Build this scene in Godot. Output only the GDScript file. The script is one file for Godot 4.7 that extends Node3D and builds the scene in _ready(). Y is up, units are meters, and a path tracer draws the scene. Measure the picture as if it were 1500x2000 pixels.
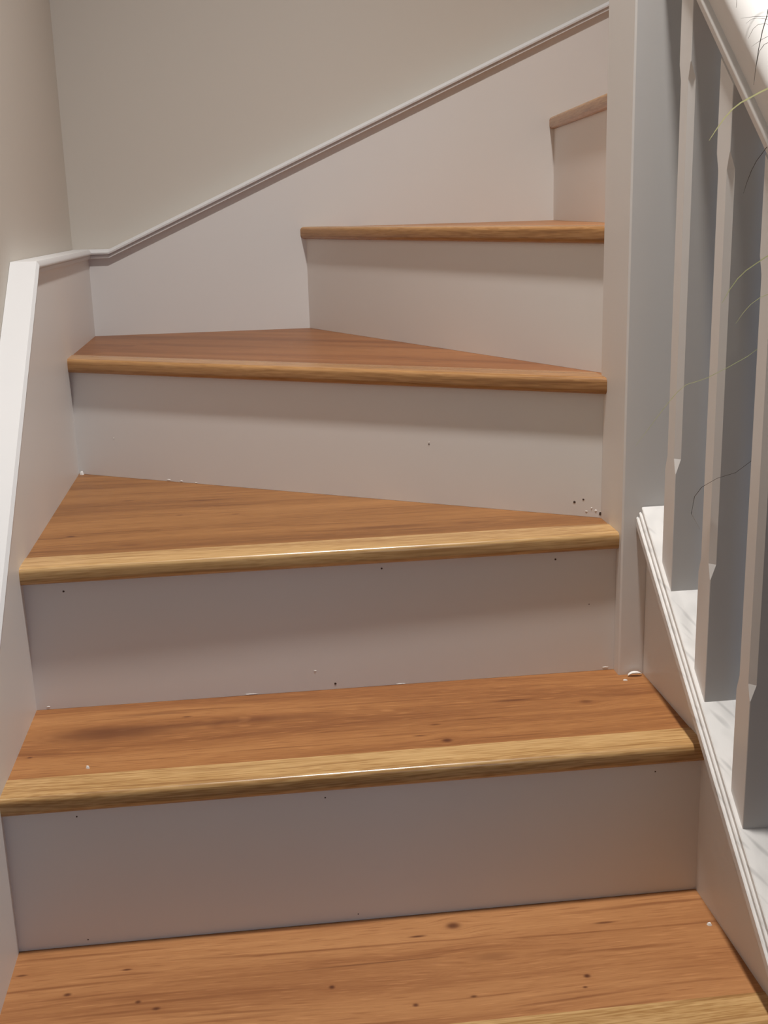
extends Node3D
# A winder staircase: white strings and risers, wooden treads with oak nosings, a white balustrade.
# x right (0 = face of the left string), y up (0 = the lowest tread in view), z towards the viewer (0 = the lowest riser in view).

const RISE := 0.2
const GOING := 0.2384
const WIDTH := 0.823          # between the left and the right string
const BACK := -1.162          # face of the string on the back wall
const WALL_X := -0.034
const WALL_Z := -1.196
const PITCH := 0.805
const NOSE := 0.010
const LAMP_COLOR := Color(1.0, 0.99, 0.975)
const WINDOW_COLOR := Color(0.66, 0.83, 1.0)
const LAMP_ANGLE := 52.0

var mats := {}

func _ready() -> void:
	# ---- camera
	var cam := Camera3D.new()
	cam.name = "camera"
	cam.transform = Transform3D(Basis(Vector3(0.992856, -0.026662, 0.116305), Vector3(0.055057, 0.967119, -0.248295), Vector3(-0.105861, 0.252925, 0.961677)), Vector3(0.30933, 0.83188, 1.23046))
	cam.fov = 47.646
	cam.near = 0.02
	cam.far = 50.0
	add_child(cam)
	cam.current = true
	# ---- environment and exposure
	var env := Environment.new()
	env.background_mode = Environment.BG_COLOR
	env.background_color = Color(0.02, 0.022, 0.026)
	env.tonemap_mode = Environment.TONE_MAPPER_LINEAR
	env.tonemap_exposure = 1.0
	env.sdfgi_enabled = true
	env.ssao_enabled = true
	env.ssil_enabled = true
	var we := WorldEnvironment.new()
	we.name = "environment"
	we.environment = env
	add_child(we)
	# ---- materials
	make_materials()
	# ---- the lamp that lights the stairwell
	ceiling_lamp(Vector3(0.60, 2.9, 0.065), 6.6)
	# cool evening light from the hall window behind the camera
	hall_window(Vector3(1.25, 1.0, 2.78), 0.58)
	build_room()
	build_staircase()
	build_balustrade()
	build_plant()
	build_chips()

# ------------------------------------------------------------------ helpers
func tag(o: Node, label := "", category := "", group := "", kind := "") -> void:
	if label != "": o.set_meta("label", label)
	if category != "": o.set_meta("category", category)
	if group != "": o.set_meta("group", group)
	if kind != "": o.set_meta("kind", kind)

var used := {}
func numbered(n: String) -> String:
	if not used.has(n):
		used[n] = 0
		return n
	used[n] += 1
	return "%s_%03d" % [n, used[n]]

func begin() -> SurfaceTool:
	var st := SurfaceTool.new()
	st.begin(Mesh.PRIMITIVE_TRIANGLES)
	return st

func part(st: SurfaceTool, called: String, m: Material, parent: Node = null) -> MeshInstance3D:
	var mi := MeshInstance3D.new()
	mi.name = numbered(called)
	mi.mesh = st.commit()
	mi.material_override = m
	mi.cast_shadow = GeometryInstance3D.SHADOW_CASTING_SETTING_ON
	if parent == null: parent = self
	parent.add_child(mi, true)
	return mi

# one triangle whose corners run counter-clockwise as seen from outside
func tri(st: SurfaceTool, p: Array, n: Array, uv: Array) -> void:
	for i in [0, 2, 1]:
		st.set_normal(n[i])
		st.set_uv(uv[i])
		st.add_vertex(p[i])

func area2(poly: PackedVector2Array) -> float:
	var a := 0.0
	for i in poly.size():
		a += poly[i].cross(poly[(i + 1) % poly.size()])
	return a * 0.5

# a polygon in the plane O + u A + v B, pushed out along T
func plate(st: SurfaceTool, poly: PackedVector2Array, O: Vector3, A: Vector3, B: Vector3, T: Vector3, uvs := Vector2.ONE, uvo := Vector2.ZERO) -> void:
	var pts := poly.duplicate()
	if area2(pts) * A.cross(B).dot(T) < 0.0: pts.reverse()
	var flip := A.cross(B).dot(T) < 0.0
	var idx := Geometry2D.triangulate_polygon(pts)
	for k in range(0, idx.size(), 3):
		var q := [pts[idx[k]], pts[idx[k + 1]], pts[idx[k + 2]]]
		if (q[1] - q[0]).cross(q[2] - q[0]) < 0.0: q = [q[0], q[2], q[1]]
		if flip: q = [q[0], q[2], q[1]]
		var nn := T.normalized()
		var top := []
		var low := []
		var uv := []
		for c in q:
			top.append(O + A * c.x + B * c.y + T)
			low.append(O + A * c.x + B * c.y)
			uv.append(c * uvs + uvo)
		nn = (top[1] - top[0]).cross(top[2] - top[0]).normalized()
		tri(st, top, [nn, nn, nn], uv)
		tri(st, [low[0], low[2], low[1]], [-nn, -nn, -nn], [uv[0], uv[2], uv[1]])
	for i in pts.size():
		var a := pts[i]
		var b := pts[(i + 1) % pts.size()]
		var a3 := O + A * a.x + B * a.y
		var b3 := O + A * b.x + B * b.y
		var n := (b3 - a3).cross(T).normalized()
		var ua := a * uvs + uvo
		var ub := b * uvs + uvo
		tri(st, [a3, b3, b3 + T], [n, n, n], [ua, ub, ub])
		tri(st, [a3, b3 + T, a3 + T], [n, n, n], [ua, ub, ua])

# profiles swept along frames [O, A, B]; soft corners are smoothed
func sweep(st: SurfaceTool, profs: Array, frames: Array, uvs := Vector2.ONE, closed := true, uvo := Vector2.ZERO) -> void:
	var along := 0.0
	for s in frames.size() - 1:
		var f0: Array = frames[s]
		var f1: Array = frames[s + 1]
		var p0: PackedVector2Array = profs[mini(s, profs.size() - 1)]
		var p1: PackedVector2Array = profs[mini(s + 1, profs.size() - 1)]
		var n := p0.size()
		var step: float = (f1[0] - f0[0]).length()
		var sgn: float = signf(area2(p0) * (f0[1] as Vector3).cross(f0[2]).dot(f1[0] - f0[0]))
		var a := []
		var b := []
		for i in n:
			a.append(f0[0] + f0[1] * p0[i].x + f0[2] * p0[i].y)
			b.append(f1[0] + f1[1] * p1[i].x + f1[2] * p1[i].y)
		var en := []
		for i in n:
			var j := (i + 1) % n
			var e: Vector3 = (a[j] - a[i]) + (b[j] - b[i])
			var d: Vector3 = (b[i] - a[i]) + (b[j] - a[j])
			en.append(e.cross(d).normalized() * sgn)
		var peri := 0.0
		for i in n:
			var j := (i + 1) % n
			var h := (i + n - 1) % n
			var ni: Vector3 = en[i]
			var nj: Vector3 = en[i]
			if ni.dot(en[h]) > 0.8: ni = (ni + en[h]).normalized()
			if nj.dot(en[j]) > 0.8: nj = (nj + en[j]).normalized()
			var w: float = p0[i].distance_to(p0[j])
			var u0 := Vector2(along, peri) * uvs + uvo
			var u1 := Vector2(along, peri + w) * uvs + uvo
			var u2 := Vector2(along + step, peri + w) * uvs + uvo
			var u3 := Vector2(along + step, peri) * uvs + uvo
			if sgn > 0.0:
				tri(st, [a[i], a[j], b[j]], [ni, nj, nj], [u0, u1, u2])
				tri(st, [a[i], b[j], b[i]], [ni, nj, ni], [u0, u2, u3])
			else:
				tri(st, [a[i], b[j], a[j]], [ni, nj, nj], [u0, u2, u1])
				tri(st, [a[i], b[i], b[j]], [ni, ni, nj], [u0, u3, u2])
			peri += w
		along += step
		if closed:
			if s == 0: cap(st, p0, f0, f0[0] - f1[0], uvs, uvo)
			if s == frames.size() - 2: cap(st, p1, f1, f1[0] - f0[0], uvs, uvo)

func cap(st: SurfaceTool, p: PackedVector2Array, f: Array, out: Vector3, uvs: Vector2, uvo: Vector2) -> void:
	var idx := Geometry2D.triangulate_polygon(p)
	for k in range(0, idx.size(), 3):
		var v := []
		var uv := []
		for i in 3:
			var c := p[idx[k + i]]
			v.append(f[0] + f[1] * c.x + f[2] * c.y)
			uv.append(c * uvs + uvo)
		var n: Vector3 = (v[1] - v[0]).cross(v[2] - v[0]).normalized()
		if n.dot(out) < 0.0:
			v = [v[0], v[2], v[1]]
			uv = [uv[0], uv[2], uv[1]]
			n = -n
		tri(st, v, [n, n, n], uv)

func box(st: SurfaceTool, lo: Vector3, hi: Vector3, uvs := Vector2.ONE) -> void:
	plate(st, PackedVector2Array([Vector2(lo.x, lo.z), Vector2(hi.x, lo.z), Vector2(hi.x, hi.z), Vector2(lo.x, hi.z)]), Vector3(0, lo.y, 0), Vector3.RIGHT, Vector3.BACK, Vector3(0, hi.y - lo.y, 0), uvs)

func lathe(st: SurfaceTool, prof: PackedVector2Array, at: Vector3, seg := 40) -> void:
	for i in prof.size() - 1:
		var a := prof[i]
		var b := prof[i + 1]
		var nr := Vector2(b.y - a.y, -(b.x - a.x)).normalized()
		for k in seg:
			var t0 := TAU * k / seg
			var t1 := TAU * (k + 1) / seg
			var d0 := Vector3(cos(t0), 0, -sin(t0))
			var d1 := Vector3(cos(t1), 0, -sin(t1))
			var n0 := d0 * nr.x + Vector3.UP * nr.y
			var n1 := d1 * nr.x + Vector3.UP * nr.y
			var v := [at + d0 * a.x + Vector3.UP * a.y, at + d1 * a.x + Vector3.UP * a.y, at + d1 * b.x + Vector3.UP * b.y, at + d0 * b.x + Vector3.UP * b.y]
			var z := Vector2.ZERO
			tri(st, [v[0], v[1], v[2]], [n0, n1, n1], [z, z, z])
			tri(st, [v[0], v[2], v[3]], [n0, n1, n0], [z, z, z])

# ------------------------------------------------------------------ materials
func plain(c: Color, rough := 0.5, spec := 0.5) -> StandardMaterial3D:
	var m := StandardMaterial3D.new()
	m.albedo_color = c
	m.roughness = rough
	m.metallic_specular = spec
	return m

func fine_noise(sd: int, freq: float) -> FastNoiseLite:
	var n := FastNoiseLite.new()
	n.seed = sd
	n.noise_type = FastNoiseLite.TYPE_SIMPLEX_SMOOTH
	n.fractal_type = FastNoiseLite.FRACTAL_NONE
	n.frequency = freq
	return n

# paint with faint brush and roller relief
func paint(c: Color, rough: float, sd: int, freq: float, depth: float) -> StandardMaterial3D:
	var m := plain(c, rough)
	var nt := NoiseTexture2D.new()
	nt.width = 512
	nt.height = 512
	nt.seamless = true
	nt.as_normal_map = true
	nt.bump_strength = 1.0
	var n := FastNoiseLite.new()
	n.seed = sd
	n.frequency = freq
	n.fractal_octaves = 3
	nt.noise = n
	m.normal_enabled = true
	m.normal_texture = nt
	m.normal_scale = depth
	m.uv1_triplanar = true
	m.uv1_world_triplanar = true
	m.uv1_scale = Vector3(2.5, 2.5, 2.5)
	return m

func image_of(w: int, h: int, bytes: PackedByteArray) -> ImageTexture:
	return ImageTexture.create_from_image(Image.create_from_data(w, h, false, Image.FORMAT_RGB8, bytes))

# Wood of a tread, len x dep metres. knots: [along, across, radius along, radius across, strength]
func wood(w: int, h: int, len: float, dep: float, sd: int, knots: Array, tone: Array, rough := 0.42) -> StandardMaterial3D:
	var n1 := fine_noise(sd, 1.0)
	var n2 := fine_noise(sd + 1, 1.0)
	var pale: Color = tone[0]
	var mid: Color = tone[1]
	var deep: Color = tone[2]
	var fib: float = tone[3]
	var bytes := PackedByteArray()
	bytes.resize(w * h * 3)
	var at := 0
	for y in h:
		var b0 := (y + 0.5) / h * dep
		for x in w:
			var a := (x + 0.5) / w * len
			var b := b0 + 0.010 * n2.get_noise_2d(a * 1.6, b0 * 5.0)
			for k in knots:
				if k[3] > 0.0035:
					var da: float = (a - k[0]) / (k[2] * 3.0)
					var db: float = (b0 - k[1]) / (k[3] * 3.0)
					var g := da * da + db * db
					if g < 5.0: b -= (b0 - k[1]) * 0.75 * exp(-g)
			var broad := n1.get_noise_2d(a * 0.9, b * 14.0)
			var band := n2.get_noise_2d(a * 1.5 + 31.0, b * 62.0)
			var fibre := n1.get_noise_2d(a * 9.0 + 7.0, b * 520.0)
			var streak := n2.get_noise_2d(a * 3.2 - 11.0, b * 105.0)
			var speck := n2.get_noise_2d(a * 28.0, b * 900.0)
			var t := 0.52 + 0.34 * broad + 0.15 * band + fib * (fibre + 0.6 * speck)
			var c := mid.lerp(pale, clampf(t * 2.0 - 1.0, 0.0, 1.0)) if t > 0.5 else deep.lerp(mid, clampf(t * 2.0, 0.0, 1.0))
			var fleck := n1.get_noise_2d(a * 22.0 + 3.0, b * 340.0 - 9.0)
			if fleck > 0.45: c = c.lerp(deep, (fleck - 0.45) * 1.1)
			elif fleck < -0.5: c = c.lerp(pale * Color(1.08, 1.09, 1.12), (-0.5 - fleck) * 1.2)
			if streak > 0.5: c = c.lerp(deep * Color(0.88, 0.84, 0.82), minf(1.0, (streak - 0.5) * 1.4))
			bytes[at] = int(clampf(c.r, 0, 1) * 255.0)
			bytes[at + 1] = int(clampf(c.g, 0, 1) * 255.0)
			bytes[at + 2] = int(clampf(c.b, 0, 1) * 255.0)
			at += 3
	for k in knots:
		var rx := int(ceil(k[2] * 2.2 / len * w))
		var ry := int(ceil(k[3] * 2.2 / dep * h))
		var cx := int(k[0] / len * w)
		var cy := int(k[1] / dep * h)
		for y in range(maxi(0, cy - ry), mini(h, cy + ry + 1)):
			for x in range(maxi(0, cx - rx), mini(w, cx + rx + 1)):
				var da: float = ((x + 0.5) / w * len - k[0]) / k[2]
				var db: float = ((y + 0.5) / h * dep - k[1]) / k[3]
				var g: float = k[4] * exp(-pow(da * da + db * db, 1.3))
				var p := (y * w + x) * 3
				bytes[p] = int(lerpf(bytes[p], 78.0, g))
				bytes[p + 1] = int(lerpf(bytes[p + 1], 42.0, g))
				bytes[p + 2] = int(lerpf(bytes[p + 2], 26.0, g))
	var m := plain(Color.WHITE, rough, 0.35)
	m.albedo_texture = image_of(w, h, bytes)
	return m

# white paint with grey scuffs, for the dusty capping under the balusters
func scuffed(w: int, h: int) -> StandardMaterial3D:
	var n1 := fine_noise(71, 1.0)
	var n2 := fine_noise(72, 1.0)
	var bytes := PackedByteArray()
	bytes.resize(w * h * 3)
	var at := 0
	for y in h:
		for x in w:
			var a := float(x) / w * 1.2
			var b := float(y) / h * 0.14
			var s := n1.get_noise_2d(a * 60.0 - b * 95.0, a * 9.0 + b * 14.0)
			var d := 1.0 - 0.30 * maxf(0.0, s - 0.52) - 0.05 * maxf(0.0, n2.get_noise_2d(a * 30.0, b * 40.0))
			bytes[at] = int(234.0 * d)
			bytes[at + 1] = int(230.0 * d)
			bytes[at + 2] = int(226.0 * d)
			at += 3
	var m := plain(Color.WHITE, 0.42)
	m.albedo_texture = image_of(w, h, bytes)
	return m

func make_materials() -> void:
	mats.trim = paint(Color(0.90, 0.885, 0.87), 0.40, 5, 0.02, 0.05)
	mats.panel = paint(Color(0.895, 0.88, 0.865), 0.42, 6, 0.015, 0.06)
	mats.cap = plain(Color(0.855, 0.845, 0.84), 0.42)
	mats.dusty = scuffed(1024, 128)
	mats.wall = paint(Color(0.825, 0.79, 0.745), 0.75, 7, 0.03, 0.12)
	mats.hall = paint(Color(0.46, 0.50, 0.55), 0.8, 8, 0.03, 0.12)
	mats.ceiling = plain(Color(0.92, 0.92, 0.91), 0.85)
	mats.slate = plain(Color(0.40, 0.42, 0.46), 0.6)
	mats.dark = plain(Color(0.30, 0.23, 0.19), 0.8)
	mats.flake = plain(Color(0.93, 0.92, 0.90), 0.6)
	mats.metal = plain(Color(0.75, 0.75, 0.75), 0.35)
	mats.metal.metallic = 0.9
	mats.pot = plain(Color(0.86, 0.86, 0.85), 0.3)
	mats.soil = plain(Color(0.14, 0.10, 0.07), 0.95)
	mats.green = plain(Color(0.79, 0.82, 0.68), 0.45)
	mats.straw = plain(Color(0.93, 0.92, 0.80), 0.5)
	for k in [mats.green, mats.straw]:
		k.backlight_enabled = true
		k.backlight = Color(0.82, 0.84, 0.73)
	mats.withered = plain(Color(0.36, 0.31, 0.25), 0.7)
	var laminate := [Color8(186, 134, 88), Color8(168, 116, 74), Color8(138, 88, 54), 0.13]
	var z0 := GOING
	var k0 := []
	for k in [[0.511, 0.0286, 0.008, 0.006, 0.75], [0.466, 0.043, 0.009, 0.0018, 0.8], [0.690, 0.0505, 0.012, 0.002, 0.6], [0.545, 0.094, 0.022, 0.007, 0.22], [0.642, 0.1437, 0.0035, 0.003, 0.9], [0.6345, 0.162, 0.0025, 0.0016, 0.8], [0.511, 0.1588, 0.0035, 0.0018, 0.7], [0.4465, 0.1633, 0.003, 0.0025, 0.8], [0.147, 0.1126, 0.003, 0.0025, 0.8], [0.1676, 0.1267, 0.004, 0.0025, 0.8], [0.068, 0.0884, 0.004, 0.0025, 0.8], [0.1295, 0.0537, 0.005, 0.0016, 0.8], [0.359, 0.1198, 0.003, 0.003, 0.85], [0.011, 0.0465, 0.006, 0.0016, 0.7], [0.40, 0.085, 0.09, 0.0012, 0.4]]:
		k0.append([k[0], z0 - k[1], k[2], k[3], k[4]])
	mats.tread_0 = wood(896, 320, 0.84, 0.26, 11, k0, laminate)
	var k1 := []
	for k in [[0.521, -0.0572, 0.006, 0.005, 0.8], [0.625, -0.1595, 0.024, 0.003, 0.5], [0.11, -0.150, 0.075, 0.020, 0.55], [0.26, -0.158, 0.11, 0.008, 0.3], [0.156, -0.1986, 0.05, 0.004, 0.3], [0.514, -0.104, 0.007, 0.002, 0.5], [0.49, -0.0756, 0.008, 0.0015, 0.6], [0.72, -0.1393, 0.008, 0.006, 0.35], [0.20, -0.183, 0.006, 0.002, 0.6], [0.0155, -0.0967, 0.003, 0.002, 0.7]]:
		k1.append([k[0], -k[1], k[2], k[3], k[4]])
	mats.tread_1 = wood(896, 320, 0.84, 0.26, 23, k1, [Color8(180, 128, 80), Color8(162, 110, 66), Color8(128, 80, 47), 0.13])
	var k2 := []
	for k in [[0.0439, -0.372, 0.006, 0.0028, 0.85], [0.1043, -0.568, 0.01, 0.005, 0.3], [0.224, -0.5445, 0.035, 0.004, 0.4], [0.19, -0.46, 0.005, 0.003, 0.5], [0.611, -0.3265, 0.035, 0.006, 0.25], [0.129, -0.310, 0.018, 0.004, 0.35], [0.2726, -0.4476, 0.006, 0.003, 0.4], [0.48, -0.33, 0.06, 0.005, 0.2]]:
		k2.append([k[0], -GOING - k[1], k[2], k[3], k[4]])
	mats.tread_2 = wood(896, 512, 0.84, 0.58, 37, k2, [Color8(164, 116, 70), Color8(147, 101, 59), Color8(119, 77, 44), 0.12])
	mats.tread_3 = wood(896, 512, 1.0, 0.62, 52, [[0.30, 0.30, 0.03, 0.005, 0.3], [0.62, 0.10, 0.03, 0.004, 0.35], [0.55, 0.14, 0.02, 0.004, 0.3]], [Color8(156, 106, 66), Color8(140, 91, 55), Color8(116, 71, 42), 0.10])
	mats.tread_x = wood(512, 256, 1.1, 0.5, 64, [[0.4, 0.2, 0.02, 0.004, 0.4]], laminate)
	mats.nosing_a = wood(1024, 128, 0.9, 0.13, 81, [[0.35, 0.03, 0.02, 0.003, 0.18]], [Color8(206, 168, 116), Color8(192, 152, 100), Color8(154, 112, 66), 0.40], 0.24)
	mats.nosing_b = wood(1024, 128, 0.9, 0.13, 95, [[0.09, 0.02, 0.01, 0.003, 0.18], [0.78, 0.025, 0.03, 0.004, 0.14]], [Color8(205, 167, 116), Color8(190, 151, 100), Color8(156, 114, 68), 0.36], 0.24)
	mats.nosing_c = wood(1024, 128, 1.0, 0.13, 103, [], [Color8(184, 140, 92), Color8(168, 123, 77), Color8(138, 96, 57), 0.34], 0.26)

	for k in [mats.nosing_a, mats.nosing_b, mats.nosing_c]: k.metallic_specular = 0.5

# ------------------------------------------------------------------ lamp
func ceiling_lamp(at: Vector3, energy: float) -> void:
	var o := Node3D.new()
	o.name = numbered("ceiling_lamp")
	add_child(o)
	o.position = at
	tag(o, "round white ceiling downlight glowing above the stairs", "lamp")
	var st := begin()
	lathe(st, PackedVector2Array([Vector2(0.052, -0.004), Vector2(0.060, -0.012), Vector2(0.072, -0.010), Vector2(0.078, -0.0005), Vector2(0.0, -0.0005)]), Vector3.ZERO)
	part(st, "lamp_ring", mats.ceiling, o)
	var g := StandardMaterial3D.new()
	g.albedo_color = Color(1, 0.97, 0.92)
	g.emission_enabled = true
	g.emission = LAMP_COLOR
	g.emission_energy_multiplier = 3.0
	st = begin()
	lathe(st, PackedVector2Array([Vector2(0.0, -0.007), Vector2(0.040, -0.0065), Vector2(0.052, -0.004), Vector2(0.052, -0.001), Vector2(0.0, -0.001)]), Vector3.ZERO)
	part(st, "diffuser", g, o)
	var l := SpotLight3D.new()
	l.name = "lamp_light"
	l.position = Vector3(0, -0.02, 0)
	l.rotation_degrees.x = -90.0
	l.light_color = LAMP_COLOR
	l.light_energy = energy
	l.light_size = 0.06
	l.spot_range = 12.0
	l.spot_attenuation = 2.0
	l.spot_angle = LAMP_ANGLE
	l.spot_angle_attenuation = 1.0
	l.shadow_enabled = true
	o.add_child(l)

# ------------------------------------------------------------------ room
func hall_window(at: Vector3, energy: float) -> void:
	var o := Node3D.new()
	o.name = "window_1"
	add_child(o)
	o.position = at
	tag(o, "", "", "", "structure")
	var st := begin()
	for r in [[-0.50, -0.65, -0.44, 0.65], [0.44, -0.65, 0.50, 0.65], [-0.44, -0.65, 0.44, -0.59], [-0.44, 0.59, 0.44, 0.65], [-0.02, -0.59, 0.02, 0.59]]:
		box(st, Vector3(r[0], r[1], -0.05), Vector3(r[2], r[3], 0.0))
	part(st, "window_frame", mats.trim, o)
	var g := StandardMaterial3D.new()
	g.albedo_color = Color(0.3, 0.35, 0.4)
	g.roughness = 0.1
	g.emission_enabled = true
	g.emission = WINDOW_COLOR
	g.emission_energy_multiplier = 0.15
	st = begin()
	box(st, Vector3(-0.44, -0.59, -0.02), Vector3(0.44, 0.59, -0.015))
	part(st, "pane", g, o)
	var l := AreaLight3D.new()
	l.name = "window_light"
	l.position = Vector3(0, 0, -0.06)
	l.light_color = WINDOW_COLOR
	l.light_energy = energy
	l.area_size = Vector2(0.88, 1.18)
	l.area_range = 12.0
	l.area_attenuation = 2.0
	l.shadow_enabled = true
	o.add_child(l)

func structure(called: String, lo: Vector3, hi: Vector3, m: Material) -> void:
	var st := begin()
	box(st, lo, hi)
	tag(part(st, called, m), "", "", "", "structure")

func build_room() -> void:
	structure("wall_left", Vector3(WALL_X - 0.12, -0.6, WALL_Z - 0.12), Vector3(WALL_X, 2.9, 2.9), mats.wall)
	structure("wall_back", Vector3(WALL_X, -0.6, WALL_Z - 0.12), Vector3(2.4, 2.9, WALL_Z), mats.wall)
	structure("wall_right", Vector3(2.4, -0.6, WALL_Z - 0.12), Vector3(2.52, 2.9, 2.9), mats.hall)
	structure("wall_front", Vector3(WALL_X, -0.6, 2.78), Vector3(2.4, 2.9, 2.9), mats.hall)
	structure("floor", Vector3(WALL_X - 0.12, -0.72, WALL_Z - 0.12), Vector3(2.52, -0.6, 2.9), mats.slate)
	structure("ceiling", Vector3(WALL_X - 0.12, 2.9, WALL_Z - 0.12), Vector3(2.52, 3.02, 2.9), mats.ceiling)

# ------------------------------------------------------------------ staircase
func v2(a: Array) -> PackedVector2Array:
	var p := PackedVector2Array()
	for i in range(0, a.size(), 2): p.append(Vector2(a[i], a[i + 1]))
	return p

# profile of a nosing: out from the riser, up from the tread
func nosing_profile(over: float) -> PackedVector2Array:
	var np := [-0.040, -0.004, -0.040, -0.012, -0.001, -0.012, -0.001, -0.0225]
	for i in 6:
		var t := -PI / 2 + PI / 2 * i / 5.0
		np.append_array([over - 0.0075 + 0.0075 * cos(t), -0.0150 + 0.0075 * sin(t)])
	for i in 6:
		var t := PI / 2 * i / 5.0
		np.append_array([over - 0.0068 + 0.0068 * cos(t), -0.0056 + 0.0068 * sin(t)])
	np.append_array([-0.0388, 0.0012, -0.040, 0.0])
	return v2(np)

func build_staircase() -> void:
	var s := Node3D.new()
	s.name = "staircase"
	add_child(s)
	tag(s, "winding staircase with brown wooden treads, pale oak nosings and white painted risers turning right", "staircase")
	# the straight steps below the turn
	for i: int in [-2, -1, 0, 1]:
		var zr := -GOING * i + GOING        # face of the riser under the nosing of this tread
		var y: float = RISE * i
		var back := zr - GOING
		var poly := v2([0.0, zr - 0.04, WIDTH, zr - 0.04, WIDTH, back, 0.0, back])
		if i == 1: poly = v2([0.0, zr - 0.04, WIDTH, zr - 0.04, WIDTH, -0.217, 0.7885, -0.217, 0.7885, back, 0.0, back])
		var m: Material = mats["tread_%d" % i] if i >= 0 else mats.tread_x
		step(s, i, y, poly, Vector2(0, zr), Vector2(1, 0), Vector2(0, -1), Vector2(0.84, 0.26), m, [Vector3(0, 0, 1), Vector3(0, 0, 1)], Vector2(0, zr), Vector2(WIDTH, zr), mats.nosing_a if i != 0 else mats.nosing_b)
	# first winder
	var r2 := -GOING
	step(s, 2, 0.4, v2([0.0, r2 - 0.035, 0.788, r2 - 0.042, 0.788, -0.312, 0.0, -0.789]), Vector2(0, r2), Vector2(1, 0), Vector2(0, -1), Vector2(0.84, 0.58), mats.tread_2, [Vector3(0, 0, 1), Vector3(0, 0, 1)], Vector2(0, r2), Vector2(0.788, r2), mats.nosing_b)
	# second winder: the riser runs from the left string to the newel
	var d3 := Vector2(0.788, 0.477).normalized()
	var b3 := Vector2(d3.y, -d3.x)
	var sh3 := Vector3(0, 0, 1.0 / d3.x)
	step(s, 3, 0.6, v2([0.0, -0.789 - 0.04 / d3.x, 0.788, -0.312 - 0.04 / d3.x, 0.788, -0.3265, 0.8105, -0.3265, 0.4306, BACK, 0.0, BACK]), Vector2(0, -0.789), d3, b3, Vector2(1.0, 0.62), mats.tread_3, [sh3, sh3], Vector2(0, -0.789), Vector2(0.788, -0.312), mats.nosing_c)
	# third winder: from the back string to the back of the newel
	var p4 := Vector2(0.4306, BACK)
	var q4 := Vector2(0.810, -0.327)
	var d4 := (q4 - p4).normalized()
	var b4 := Vector2(d4.y, -d4.x)
	var sh4 := Vector3(-1.0 / d4.y, 0, 0)
	step(s, 4, 0.8, v2([p4.x + 0.04 / d4.y, BACK, q4.x + 0.04 / d4.y, -0.327, 0.875, -0.327, 0.938, BACK]), p4, d4, b4, Vector2(1.1, 0.5), mats.tread_x, [sh4, sh4], p4, q4, mats.nosing_c)
	var p5 := Vector2(0.938, BACK)
	var q5 := Vector2(0.875, -0.327)
	var d5 := (q5 - p5).normalized()
	var b5 := Vector2(d5.y, -d5.x)
	var sh5 := Vector3(-1.0 / d5.y, 0, 0)
	step(s, 5, 1.0, v2([p5.x + 0.04 / d5.y, BACK, q5.x + 0.04 / d5.y, -0.327, 1.17, -0.327, 1.17, BACK]), p5, d5, b5, Vector2(1.1, 0.5), mats.tread_x, [sh5, sh5], p5, q5, mats.nosing_c)
	for i: int in [6, 7]:
		var x := 1.17 + (i - 6) * GOING
		var far := x + GOING if i == 6 else 2.395
		step(s, i, RISE * i, v2([x + 0.04, BACK, x + 0.04, -0.327, far, -0.327, far, BACK]), Vector2(x, BACK), Vector2(0, 1), Vector2(1, 0), Vector2(1.1, 1.1), mats.tread_x, [Vector3(-1, 0, 0), Vector3(-1, 0, 0)], Vector2(x, BACK), Vector2(x, -0.327), mats.nosing_c)
	strings(s)

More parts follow.
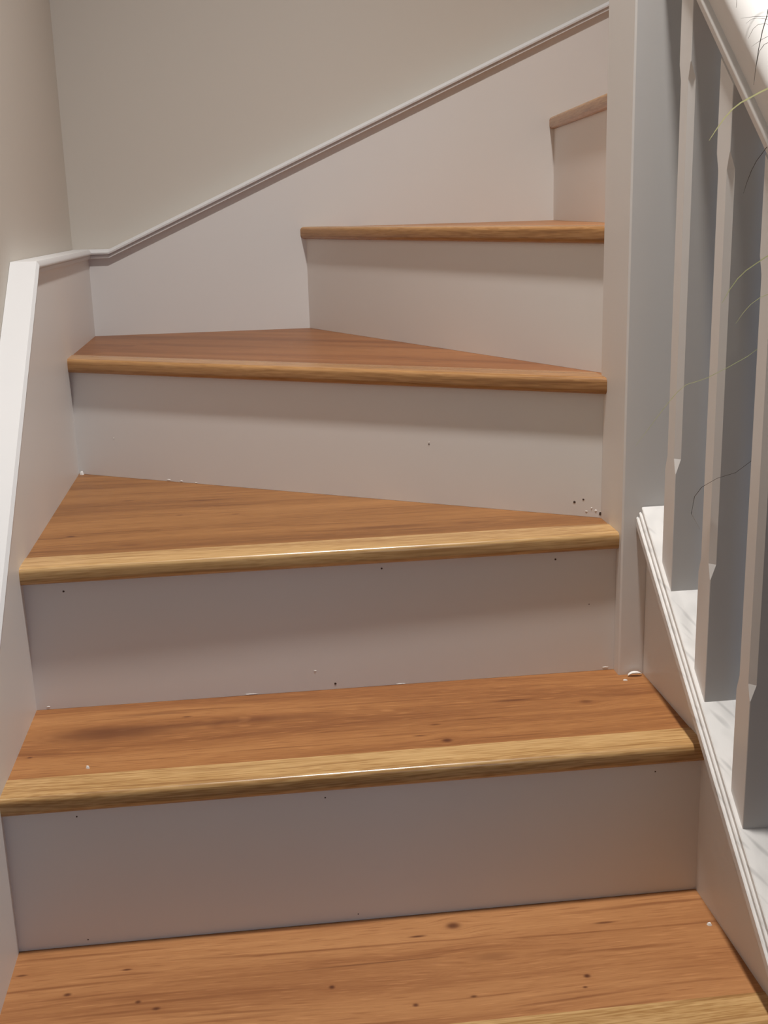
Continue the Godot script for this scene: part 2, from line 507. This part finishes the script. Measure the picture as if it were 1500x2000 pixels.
# one step: the tread board with its nosing, and the riser under it
func step(s: Node3D, i: int, y: float, poly: PackedVector2Array, o: Vector2, a: Vector2, b: Vector2, size: Vector2, m: Material, shear: Array, p: Vector2, q: Vector2, nm: Material) -> void:
	var st := begin()
	var local := PackedVector2Array()
	for c in poly: local.append(Vector2((c - o).dot(a), (c - o).dot(b)))
	plate(st, local, Vector3(o.x, y - 0.022, o.y), Vector3(a.x, 0, a.y), Vector3(b.x, 0, b.y), Vector3(0, 0.022, 0), Vector2(1.0 / size.x, 1.0 / size.y))
	var t := part(st, "tread", m, s)
	st = begin()
	var skew: Array = [0.005, -0.002] if i == 2 else [0.0, 0.0]      # this one was nailed on slightly askew
	var f := [[Vector3(p.x, y, p.y) + shear[0] * skew[0], shear[0], Vector3.UP], [Vector3(q.x, y, q.y), shear[1], Vector3.UP]]
	var over: float = {1: 0.009, 2: 0.011, 3: 0.013, 4: 0.010}.get(i, NOSE)
	sweep(st, [nosing_profile(over)], f, Vector2(1.0 / 1.12, 1.0 / 0.14), true, Vector2(0.015 * (i + 2), 0.0))
	tag(part(st, "nosing", nm, t), "pale oak nosing with a rounded front edge")
	# riser, 15 mm thick, its face on the line p - q
	st = begin()
	var d := q - p
	var rise := RISE - 0.0225
	plate(st, PackedVector2Array([Vector2(0, 0), Vector2(1, 0), Vector2(1, rise), Vector2(0, rise)]), Vector3(p.x, y - RISE + 0.0002, p.y), Vector3(d.x, 0, d.y), Vector3.UP, shear[0] * -0.015)
	var r := part(st, "riser", mats.panel, s)
	var nails := []
	if i == 1: nails = [[0.445, 0.167, 0.0011], [0.099, 0.1685, 0.0011], [0.486, 0.0086, 0.0009], [0.097, 0.0077, 0.0009], [0.93, 0.166, 0.001]]
	if i == 2: nails = [[0.0637, 0.163, 0.0016], [0.591, 0.168, 0.0015], [0.892, 0.166, 0.0016], [0.505, 0.008, 0.0018], [0.953, 0.0986, 0.0008]]
	if i == 3: nails = [[0.716, 0.0908, 0.0011], [0.958, 0.02, 0.002], [0.972, 0.0248, 0.0016], [0.9995, 0.006, 0.003]]
	for k in nails:
		var c: Vector2 = p + d * k[0]
		nail_hole(r, Vector3(c.x, y - RISE + k[1], c.y), Vector3(-b_of(d).x, 0, -b_of(d).y), k[2])
	var drips := []
	if i == 3: drips = [[0.203, 0.0025, 0.010, 0.003], [0.231, 0.002, 0.007, 0.003], [0.262, 0.0015, 0.007, 0.002], [0.0876, 0.0673, 0.0022, 0.002], [0.992, 0.010, 0.004, 0.004], [0.985, 0.013, 0.003, 0.003], [0.977, 0.008, 0.005, 0.0015], [0.716, 0.094, 0.002, 0.0015]]
	if i == 2: drips = [[0.471, 0.0288, 0.004, 0.0012], [0.985, 0.004, 0.010, 0.002], [0.02, 0.004, 0.006, 0.002], [0.36, 0.0015, 0.02, 0.001], [0.62, 0.001, 0.018, 0.001]]
	for k in drips:
		var c: Vector2 = p + d * k[0]
		paint_drip(r, Vector3(c.x, y - RISE + k[1], c.y), Vector3(d.x, 0, d.y).normalized(), Vector3(-b_of(d).x, 0, -b_of(d).y), k[2], k[3])

func b_of(d: Vector2) -> Vector2:
	var n := d.normalized()
	return Vector2(n.y, -n.x)

func nail_hole(r: Node3D, at: Vector3, out: Vector3, rad: float) -> void:
	var st := begin()
	var side := Vector3.UP.cross(out).normalized()
	var ring := PackedVector2Array()
	for k in 10: ring.append(Vector2(cos(TAU * k / 10), sin(TAU * k / 10)) * rad * 0.85 * (1.0 + 0.15 * sin(k * 2.3)))
	plate(st, ring, at, side, Vector3.UP, out * 0.0003)
	tag(part(st, "nail_head", mats.dark, r), "small dark nail head")

func paint_drip(r: Node3D, at: Vector3, side: Vector3, out: Vector3, w: float, h: float) -> void:
	var st := begin()
	lump(st, at, side * w * 0.42, Vector3.UP * h * 0.42, out * 0.0006, int(w * 90000 + h * 1000))
	part(st, "paint_blob", mats.flake, r)

# an uneven low dome
func lump(st: SurfaceTool, at: Vector3, a: Vector3, b: Vector3, up: Vector3, sd: int) -> void:
	var rng := RandomNumberGenerator.new()
	rng.seed = sd
	var n := 9
	var o := []
	var m := []
	for k in n:
		var t := TAU * k / n
		var j := rng.randf_range(0.75, 1.2)
		o.append(at + (a * cos(t) + b * sin(t)) * j)
		m.append(at + (a * cos(t) + b * sin(t)) * j * 0.6 + up * rng.randf_range(0.6, 1.0))
	var top := at + up
	var nu := up.normalized()
	for k in n:
		var l := (k + 1) % n
		for q in [[o[k], o[l], m[l]], [o[k], m[l], m[k]], [m[k], m[l], top]]:
			var nn: Vector3 = (q[1] - q[0]).cross(q[2] - q[0]).normalized()
			var z := Vector2.ZERO
			if nn.dot(nu) < 0.0: tri(st, [q[0], q[2], q[1]], [-nn, -nn, -nn], [z, z, z])
			else: tri(st, q, [nn, nn, nn], [z, z, z])

# the boards on both sides of the steps, and their cappings
func strings(s: Node3D) -> void:
	# heights of the top of the boards (undersides of the cappings)
	var base := 0.318                       # left: y = base - 0.795 z
	var knee := -0.552
	var yk := base + 0.795 * -knee
	var st := begin()
	plate(st, v2([0.95, base - 0.795 * 0.95, knee, yk, BACK, yk - 0.002, WALL_Z, yk - 0.002, WALL_Z, 0.2, 0.2, -0.6, 0.95, -0.6]), Vector3(WALL_X + 0.001, 0, 0), Vector3.BACK, Vector3.UP, Vector3(-WALL_X - 0.001, 0, 0))
	var left := part(st, "string_board", mats.panel, s)
	tag(left, "white string board along the left wall")
	var slope := 0.444
	var yb := yk - 0.002
	var xk := 0.041
	st = begin()
	plate(st, v2([0.0, yb, xk, yb, 2.395, yb + slope * (2.395 - xk), 2.395, -0.6, 0.0, -0.6]), Vector3(0, 0, WALL_Z + 0.001), Vector3.RIGHT, Vector3.UP, Vector3(0, 0, BACK - WALL_Z - 0.001))
	var rear := part(st, "string_board", mats.panel, s)
	tag(rear, "white string board along the back wall")
	# capping: p inwards from the face of the board, v up; stepped front edge
	var prof := v2([WALL_X + 0.0005, 0.0, 0.0, 0.0, 0.0, -0.003, 0.0085, -0.003, 0.0092, -0.002, 0.0092, 0.0030, 0.0086, 0.0034, 0.0086, 0.0042, 0.0122, 0.0046, 0.0128, 0.0054, 0.0128, 0.0086, 0.0066, 0.0142, WALL_X + 0.0005, 0.0144])
	st = begin()
	var fl := []
	fl.append([Vector3(0, base - 0.795 * 0.95, 0.95), Vector3.RIGHT, Vector3.UP])
	fl.append([Vector3(0, yk, knee), Vector3.RIGHT, Vector3.UP])
	fl.append([Vector3(0, yb - 0.0003, WALL_Z + 0.0008), Vector3.RIGHT, Vector3.UP])
	var lp := PackedVector2Array()
	for c in prof: lp.append(Vector2(c.x if c.x < 0.0 else c.x * 0.62, c.y))
	sweep(st, [lp], fl)
	tag(part(st, "capping", mats.cap, left), "white capping on the left string board")
	st = begin()
	sweep(st, [prof], [[Vector3(WALL_X + 0.0008, yb, BACK), Vector3.BACK, Vector3.UP], [Vector3(xk, yb, BACK), Vector3.BACK, Vector3.UP], [Vector3(2.395, yb + slope * (2.395 - xk), BACK), Vector3.BACK, Vector3.UP]])
	tag(part(st, "capping", mats.cap, rear), "narrow white moulded capping rising along the back wall")
	# right board under the balusters, down to the hall floor
	var y0 := 0.2490
	st = begin()
	plate(st, v2([0.655, y0 - PITCH * 0.655, -0.2165, y0 + PITCH * 0.2165, -0.2165, -0.6, 0.655, -0.6]), Vector3(WIDTH, 0, 0), Vector3.BACK, Vector3.UP, Vector3(0.038, 0, 0))
	var right := part(st, "string_board", mats.panel, s)
	tag(right, "white string board under the balusters")
	var pr := v2([-0.046, -0.006, 0.0, -0.006, 0.0, -0.012, 0.0150, -0.012, 0.0160, -0.0105, 0.0160, 0.0008, 0.0148, 0.0020, 0.0134, 0.0020, 0.0128, 0.0006, 0.0123, 0.0006, 0.0123, 0.0072, 0.0112, 0.0084, 0.0100, 0.0084, 0.0094, 0.0070, 0.0089, 0.0070, 0.0089, 0.0142, 0.0078, 0.0153, -0.042, 0.0153, -0.046, 0.012])
	st = begin()
	sweep(st, [pr], [[Vector3(WIDTH, y0 + PITCH * 0.2165, -0.2165), Vector3.LEFT, Vector3.UP], [Vector3(WIDTH, y0 - PITCH * 0.655, 0.655), Vector3.LEFT, Vector3.UP]], Vector2(0.8, 7.0))
	tag(part(st, "capping", mats.dusty, right), "white moulded capping with grey scuffs between the balusters")
	# inner board of the upper flight behind the newel, closed down to the floor
	st = begin()
	plate(st, v2([0.898, -0.6, 2.395, -0.6, 2.395, 1.62, 1.55, 1.62, 0.898, 1.12]), Vector3(0, 0, -0.290), Vector3.RIGHT, Vector3.UP, Vector3(0, 0, 0.036))
	tag(part(st, "string_board", mats.panel, s), "white string board of the upper flight behind the post")

# ------------------------------------------------------------------ balustrade
func square(h: float, c: float, g := 0.0) -> PackedVector2Array:
	if g > 0.0: return v2([-g + c, -h, g - c, -h, g, -h + c, g, h - c, g - c, h, -g + c, h, -g, h - c, -g, -h + c])
	return v2([-h + c, -h, h - c, -h, h, -h + c, h, h - c, h - c, h, -h + c, h, -h, h - c, -h, -h + c])

func build_balustrade() -> void:
	var o := Node3D.new()
	o.name = "balustrade"
	add_child(o)
	tag(o, "white painted balustrade with square post, chamfered balusters and sloping moulded handrail on the right", "balustrade")
	var X := 0.8425
	var XB := 0.845
	for k in 2:
		var z: float = [-0.2717, 0.712][k]
		var low: float = -0.6
		var top: float = [1.40, 0.70][k]
		var h := 0.0544
		var st := begin()
		var pf := [square(h, 0.0022), square(h, 0.0022), square(h - 0.008, 0.002), square(h - 0.008, 0.002), square(h + 0.012, 0.003), square(h + 0.012, 0.003), square(0.02, 0.002)]
		var ys := [low, top, top + 0.006, top + 0.018, top + 0.024, top + 0.042, top + 0.07]
		var fr := []
		for y in ys: fr.append([Vector3(X, y, z), Vector3.RIGHT, Vector3.BACK])
		sweep(st, pf, fr)
		part(st, "newel_post", mats.trim, o)
	# balusters
	for k in 7:
		var z := -0.1298 + 0.1217 * k
		var h := 0.0178
		var yb := 0.2490 + 0.0150 - PITCH * z
		var yt := 0.955 - 0.85 * z
		var c := 0.0065
		var st := begin()
		var g := 0.026
		var pf := [square(h, 0.0006, g), square(h, 0.0006, g), square(h, c, g), square(h, c, g), square(h, 0.0006, g), square(h, 0.0006, g)]
		var fr := [[Vector3(XB, yb, z), Vector3.RIGHT, Vector3(0, -PITCH, 1)]]
		for y in [yb + 0.138, yb + 0.156, yt - 0.100, yt - 0.082]: fr.append([Vector3(XB, y, z), Vector3.RIGHT, Vector3.BACK])
		fr.append([Vector3(XB, yt, z), Vector3.RIGHT, Vector3(0, -0.85, 1)])
		sweep(st, pf, fr)
		part(st, "baluster", mats.trim, o)
	# handrail: x from the middle, v above its underside
	var half := [0.0, 0.0, 0.0215, 0.0, 0.0225, 0.002, 0.0225, 0.012]
	for i in 7:
		var t := -PI / 2 + PI * i / 6.0
		half.append_array([0.0235 + 0.0055 * cos(t), 0.0215 + 0.0065 * sin(t)])
	half.append_array([0.0250, 0.032, 0.0262, 0.045, 0.0290, 0.058, 0.0330, 0.070])
	for i in 10:
		var t := PI / 2 * i / 9.0
		half.append_array([0.0345 * cos(t), 0.076 + 0.040 * sin(t)])
	var hp := v2(half)
	var full := PackedVector2Array()
	for p in hp: full.append(p)
	for i in range(hp.size() - 2, 0, -1): full.append(Vector2(-hp[i].x, hp[i].y))
	full.remove_at(0)
	var st := begin()
	sweep(st, [full], [[Vector3(X, 0.955 + 0.85 * 0.2168, -0.2168), Vector3.RIGHT, Vector3.UP], [Vector3(X, 0.955 - 0.85 * 0.657, 0.657), Vector3.RIGHT, Vector3.UP]])
	part(st, "handrail", mats.trim, o)

# ------------------------------------------------------------------ plant
# a narrow arching leaf through the given points, widest at its root
func leaf(o: Node3D, pts: Array, w: float, m: Material, called := "leaf") -> void:
	var cv := Curve3D.new()
	for i in pts.size():
		var a: Vector3 = pts[maxi(i - 1, 0)]
		var b: Vector3 = pts[mini(i + 1, pts.size() - 1)]
		var dir := (b - a).normalized()
		cv.add_point(pts[i] - o.position, -dir * a.distance_to(pts[i]) / 3.0, dir * b.distance_to(pts[i]) / 3.0)
	var n := 28
	var L := cv.get_baked_length()
	var profs := []
	var fr := []
	for i in n + 1:
		var u := float(i) / n
		var p := cv.sample_baked(u * L, true)
		var q := cv.sample_baked(minf(L, u * L + 0.003), true)
		var r := cv.sample_baked(maxf(0.0, u * L - 0.003), true)
		var d := (q - r).normalized()
		var side := d.cross(Vector3.UP)
		if side.length() < 0.05: side = d.cross(Vector3.BACK)
		side = side.normalized()
		var up := side.cross(d).normalized()
		var ww := w * (0.12 + 0.88 * pow(1.0 - u, 0.6))
		profs.append(v2([-ww, 0.45 * ww, 0.0, -0.35 * ww, ww, 0.45 * ww, 0.0, 0.5 * ww]))
		fr.append([p, side, up])
	var st := begin()
	sweep(st, profs, fr)
	part(st, called, m, o)

func build_plant() -> void:
	var at := Vector3(1.08, 1.02, 0.33)
	var o := Node3D.new()
	o.name = numbered("hanging_plant")
	add_child(o)
	o.position = at
	tag(o, "grassy plant trailing thin arching blades over the handrail at upper right", "plant")
	var st := begin()
	lathe(st, PackedVector2Array([Vector2(0.0, -0.15), Vector2(0.06, -0.15), Vector2(0.068, -0.14), Vector2(0.092, 0.0), Vector2(0.096, 0.006), Vector2(0.092, 0.012), Vector2(0.086, 0.006), Vector2(0.084, -0.012)]), Vector3.ZERO)
	part(st, "pot", mats.pot, o)
	st = begin()
	lathe(st, PackedVector2Array([Vector2(0.084, -0.014), Vector2(0.05, -0.010), Vector2(0.0, -0.006)]), Vector3.ZERO)
	part(st, "soil", mats.soil, o)
	st = begin()
	for k in 3:
		var d := Vector3(cos(TAU * k / 3), 0, sin(TAU * k / 3)) * 0.091
		var p := v2([-0.001, -0.001, 0.001, -0.001, 0.001, 0.001, -0.001, 0.001])
		sweep(st, [p], [[d + Vector3(0, 0.008, 0), Vector3.RIGHT, Vector3.BACK], [Vector3(0, 0.55, 0), Vector3.RIGHT, Vector3.BACK]])
	var pc := v2([-0.0015, -0.0015, 0.0015, -0.0015, 0.0015, 0.0015, -0.0015, 0.0015])
	sweep(st, [pc], [[Vector3(0, 0.55, 0), Vector3.RIGHT, Vector3.BACK], [Vector3(0, 1.879, 0), Vector3.RIGHT, Vector3.BACK]])
	part(st, "cord", mats.metal, o)
	# blades that reach the stair side: crown, over the rail, down to the tip
	var crown := at + Vector3(0, -0.005, 0)
	leaf(o, [crown + Vector3(-0.02, 0, -0.01), Vector3(0.96, 1.10, 0.31), Vector3(0.845, 1.00, 0.295), Vector3(0.787, 0.938, 0.232), Vector3(0.775, 0.9228, 0.170), Vector3(0.775, 0.9168, 0.1271), Vector3(0.775, 0.9059, 0.0945), Vector3(0.775, 0.8889, 0.0618)], 0.0026, mats.straw)
	leaf(o, [crown + Vector3(-0.02, 0, -0.02), Vector3(0.95, 1.07, 0.28), Vector3(0.86, 0.98, 0.29), Vector3(0.805, 0.86, 0.275), Vector3(0.788, 0.80, 0.232), Vector3(0.785, 0.7737, 0.1681), Vector3(0.785, 0.7617, 0.1348), Vector3(0.785, 0.7469, 0.1096), Vector3(0.785, 0.7303, 0.0886)], 0.0019, mats.green)
	leaf(o, [crown + Vector3(-0.03, 0, 0.0), Vector3(0.93, 1.06, 0.30), Vector3(0.85, 0.97, 0.27), Vector3(0.805, 0.82, 0.225), Vector3(0.80, 0.7571, 0.1919), Vector3(0.80, 0.7368, 0.1368), Vector3(0.80, 0.7239, 0.1109), Vector3(0.80, 0.7094, 0.0901)], 0.0013, mats.green)
	leaf(o, [crown + Vector3(-0.01, 0, -0.03), Vector3(0.97, 1.10, 0.25), Vector3(0.87, 1.04, 0.20), Vector3(0.80, 1.0206, 0.1568), Vector3(0.795, 0.9957, 0.1390), Vector3(0.795, 0.9755, 0.1263), Vector3(0.795, 0.9562, 0.1199), Vector3(0.795, 0.9358, 0.1157)], 0.0012, mats.withered)
	leaf(o, [crown + Vector3(0.0, 0, -0.03), Vector3(1.0, 1.12, 0.22), Vector3(0.90, 1.12, 0.12), Vector3(0.82, 1.065, 0.068), Vector3(0.80, 1.0332, 0.0601), Vector3(0.80, 1.0134, 0.0541)], 0.0012, mats.withered)
	leaf(o, [crown + Vector3(-0.02, 0, -0.03), Vector3(0.95, 1.03, 0.26), Vector3(0.84, 1.0, 0.20), Vector3(0.80, 0.9869, 0.1711), Vector3(0.80, 0.9942, 0.1282), Vector3(0.80, 0.9990, 0.0940), Vector3(0.80, 1.0017, 0.0665)], 0.0011, mats.withered)
	leaf(o, [crown + Vector3(-0.025, 0, -0.02), Vector3(0.93, 1.02, 0.26), Vector3(0.835, 0.99, 0.205), Vector3(0.80, 0.9800, 0.1720), Vector3(0.80, 0.9915, 0.1285), Vector3(0.80, 0.9972, 0.0965), Vector3(0.80, 0.9952, 0.0792)], 0.0009, mats.withered)
	leaf(o, [crown + Vector3(-0.03, 0, -0.02), Vector3(0.92, 1.01, 0.27), Vector3(0.83, 0.985, 0.205), Vector3(0.80, 0.9791, 0.1721), Vector3(0.80, 0.9896, 0.1178), Vector3(0.80, 0.9889, 0.1010), Vector3(0.80, 0.9850, 0.0899), Vector3(0.80, 0.9805, 0.0858)], 0.0009, mats.withered)
	leaf(o, [crown + Vector3(-0.03, 0, -0.01), Vector3(0.93, 1.02, 0.28), Vector3(0.83, 0.985, 0.215), Vector3(0.795, 0.9690, 0.1841), Vector3(0.795, 0.9699, 0.1424), Vector3(0.795, 0.9665, 0.1275), Vector3(0.795, 0.9597, 0.1206), Vector3(0.795, 0.9527, 0.1192)], 0.0011, mats.withered)
	leaf(o, [crown + Vector3(-0.035, 0, -0.01), Vector3(0.91, 1.03, 0.27), Vector3(0.83, 0.99, 0.195), Vector3(0.80, 0.9771, 0.1622), Vector3(0.80, 0.9767, 0.1305), Vector3(0.80, 0.9750, 0.1130), Vector3(0.80, 0.9724, 0.0950)], 0.0009, mats.withered)
	# blades that hang through the balusters
	leaf(o, [crown + Vector3(-0.05, 0, -0.03), Vector3(0.95, 1.02, 0.24), Vector3(0.89, 0.94, 0.17), Vector3(0.83, 0.905, 0.135), Vector3(0.816, 0.8720, 0.0915), Vector3(0.815, 0.8557, 0.0720), Vector3(0.815, 0.8371, 0.0583)], 0.0011, mats.withered)
	leaf(o, [crown + Vector3(-0.05, 0, -0.05), Vector3(0.97, 1.02, 0.22), Vector3(0.91, 0.84, 0.14), Vector3(0.855, 0.70, 0.072), Vector3(0.82, 0.662, 0.044), Vector3(0.80, 0.6417, 0.0132), Vector3(0.80, 0.6251, -0.0466), Vector3(0.80, 0.5878, -0.1106), Vector3(0.80, 0.5530, -0.1629), Vector3(0.80, 0.5227, -0.2100)], 0.0011, mats.green)
	leaf(o, [crown + Vector3(-0.05, 0, -0.04), Vector3(0.98, 0.95, 0.16), Vector3(0.93, 0.75, 0.06), Vector3(0.86, 0.57, 0.045), Vector3(0.815, 0.5254, 0.0086), Vector3(0.81, 0.5107, -0.0111), Vector3(0.81, 0.4918, -0.0311), Vector3(0.81, 0.4772, -0.0327), Vector3(0.812, 0.4644, -0.0091)], 0.0012, mats.withered)
	# the rest of the tuft, on the hall side
	var rng := RandomNumberGenerator.new()
	rng.seed = 9
	for k in 26:
		var t := rng.randf_range(-2.0, 2.0)
		var d := Vector3(cos(t), 0, sin(t))
		var r := rng.randf_range(0.12, 0.24)
		leaf(o, [crown + d * 0.03, crown + d * r * 0.45 + Vector3(0, rng.randf_range(0.10, 0.20), 0), crown + d * r * 0.85 + Vector3(0, rng.randf_range(0.02, 0.14), 0), crown + d * r + Vector3(0, rng.randf_range(-0.26, -0.08), 0)], rng.randf_range(0.002, 0.0032), mats.green if k % 4 else mats.straw)

# ------------------------------------------------------------------ chips of paint on the treads
func build_chips() -> void:
	var list := [
		[Vector3(0.8111, 0.0001, 0.0737), 0.0035, 0.0028, 0.003, "cream crumb lying near the right end of the lowest tread"],
		[Vector3(0.0898, 0.2001, -0.0571), 0.0024, 0.0022, 0.003, "white crumb lying behind the nosing near the left end of the second tread"],
		[Vector3(0.006, 0.4001, -0.780), 0.0040, 0.003, 0.006, "white paint chip in the back left corner of the first turning tread"],
		[Vector3(0.792, 0.2001, -0.1975), 0.003, 0.002, 0.0016, "tiny pale speck by the foot of the post on the second tread"]]
	for c in list:
		var st := begin()
		lump(st, Vector3.ZERO, Vector3(c[1], 0, 0.0004), Vector3(0.0003, 0, c[2]), Vector3(0, c[3], 0), int(c[1] * 1e5))
		var p := part(st, "paint_chip", mats.flake)
		p.position = c[0]
		tag(p, c[4], "paint chip", "paint chips on the treads")
	# the curled chip at the foot of the newel: a thin strip bent into an arch
	var st := begin()
	var fr := []
	var pf := []
	for i in 13:
		var u := i / 12.0
		var t := PI * (0.06 + 0.80 * u)
		fr.append([Vector3(-0.0095 * cos(t), 0.0055 * sin(t), 0.0015 * u), Vector3(0, 0, 1), Vector3(-cos(t), sin(t), 0)])
		var w := 0.0030 * sin(PI * (0.12 + 0.76 * u))
		pf.append(v2([-w, -0.0007, w, -0.0007, w, 0.0007, -w, 0.0007]))
	sweep(st, pf, fr)
	var p := part(st, "paint_chip", mats.flake)
	p.position = Vector3(0.8095, 0.2001, -0.2105)
	tag(p, "curled white paint chip lying against the foot of the post", "paint chip", "paint chips on the treads")
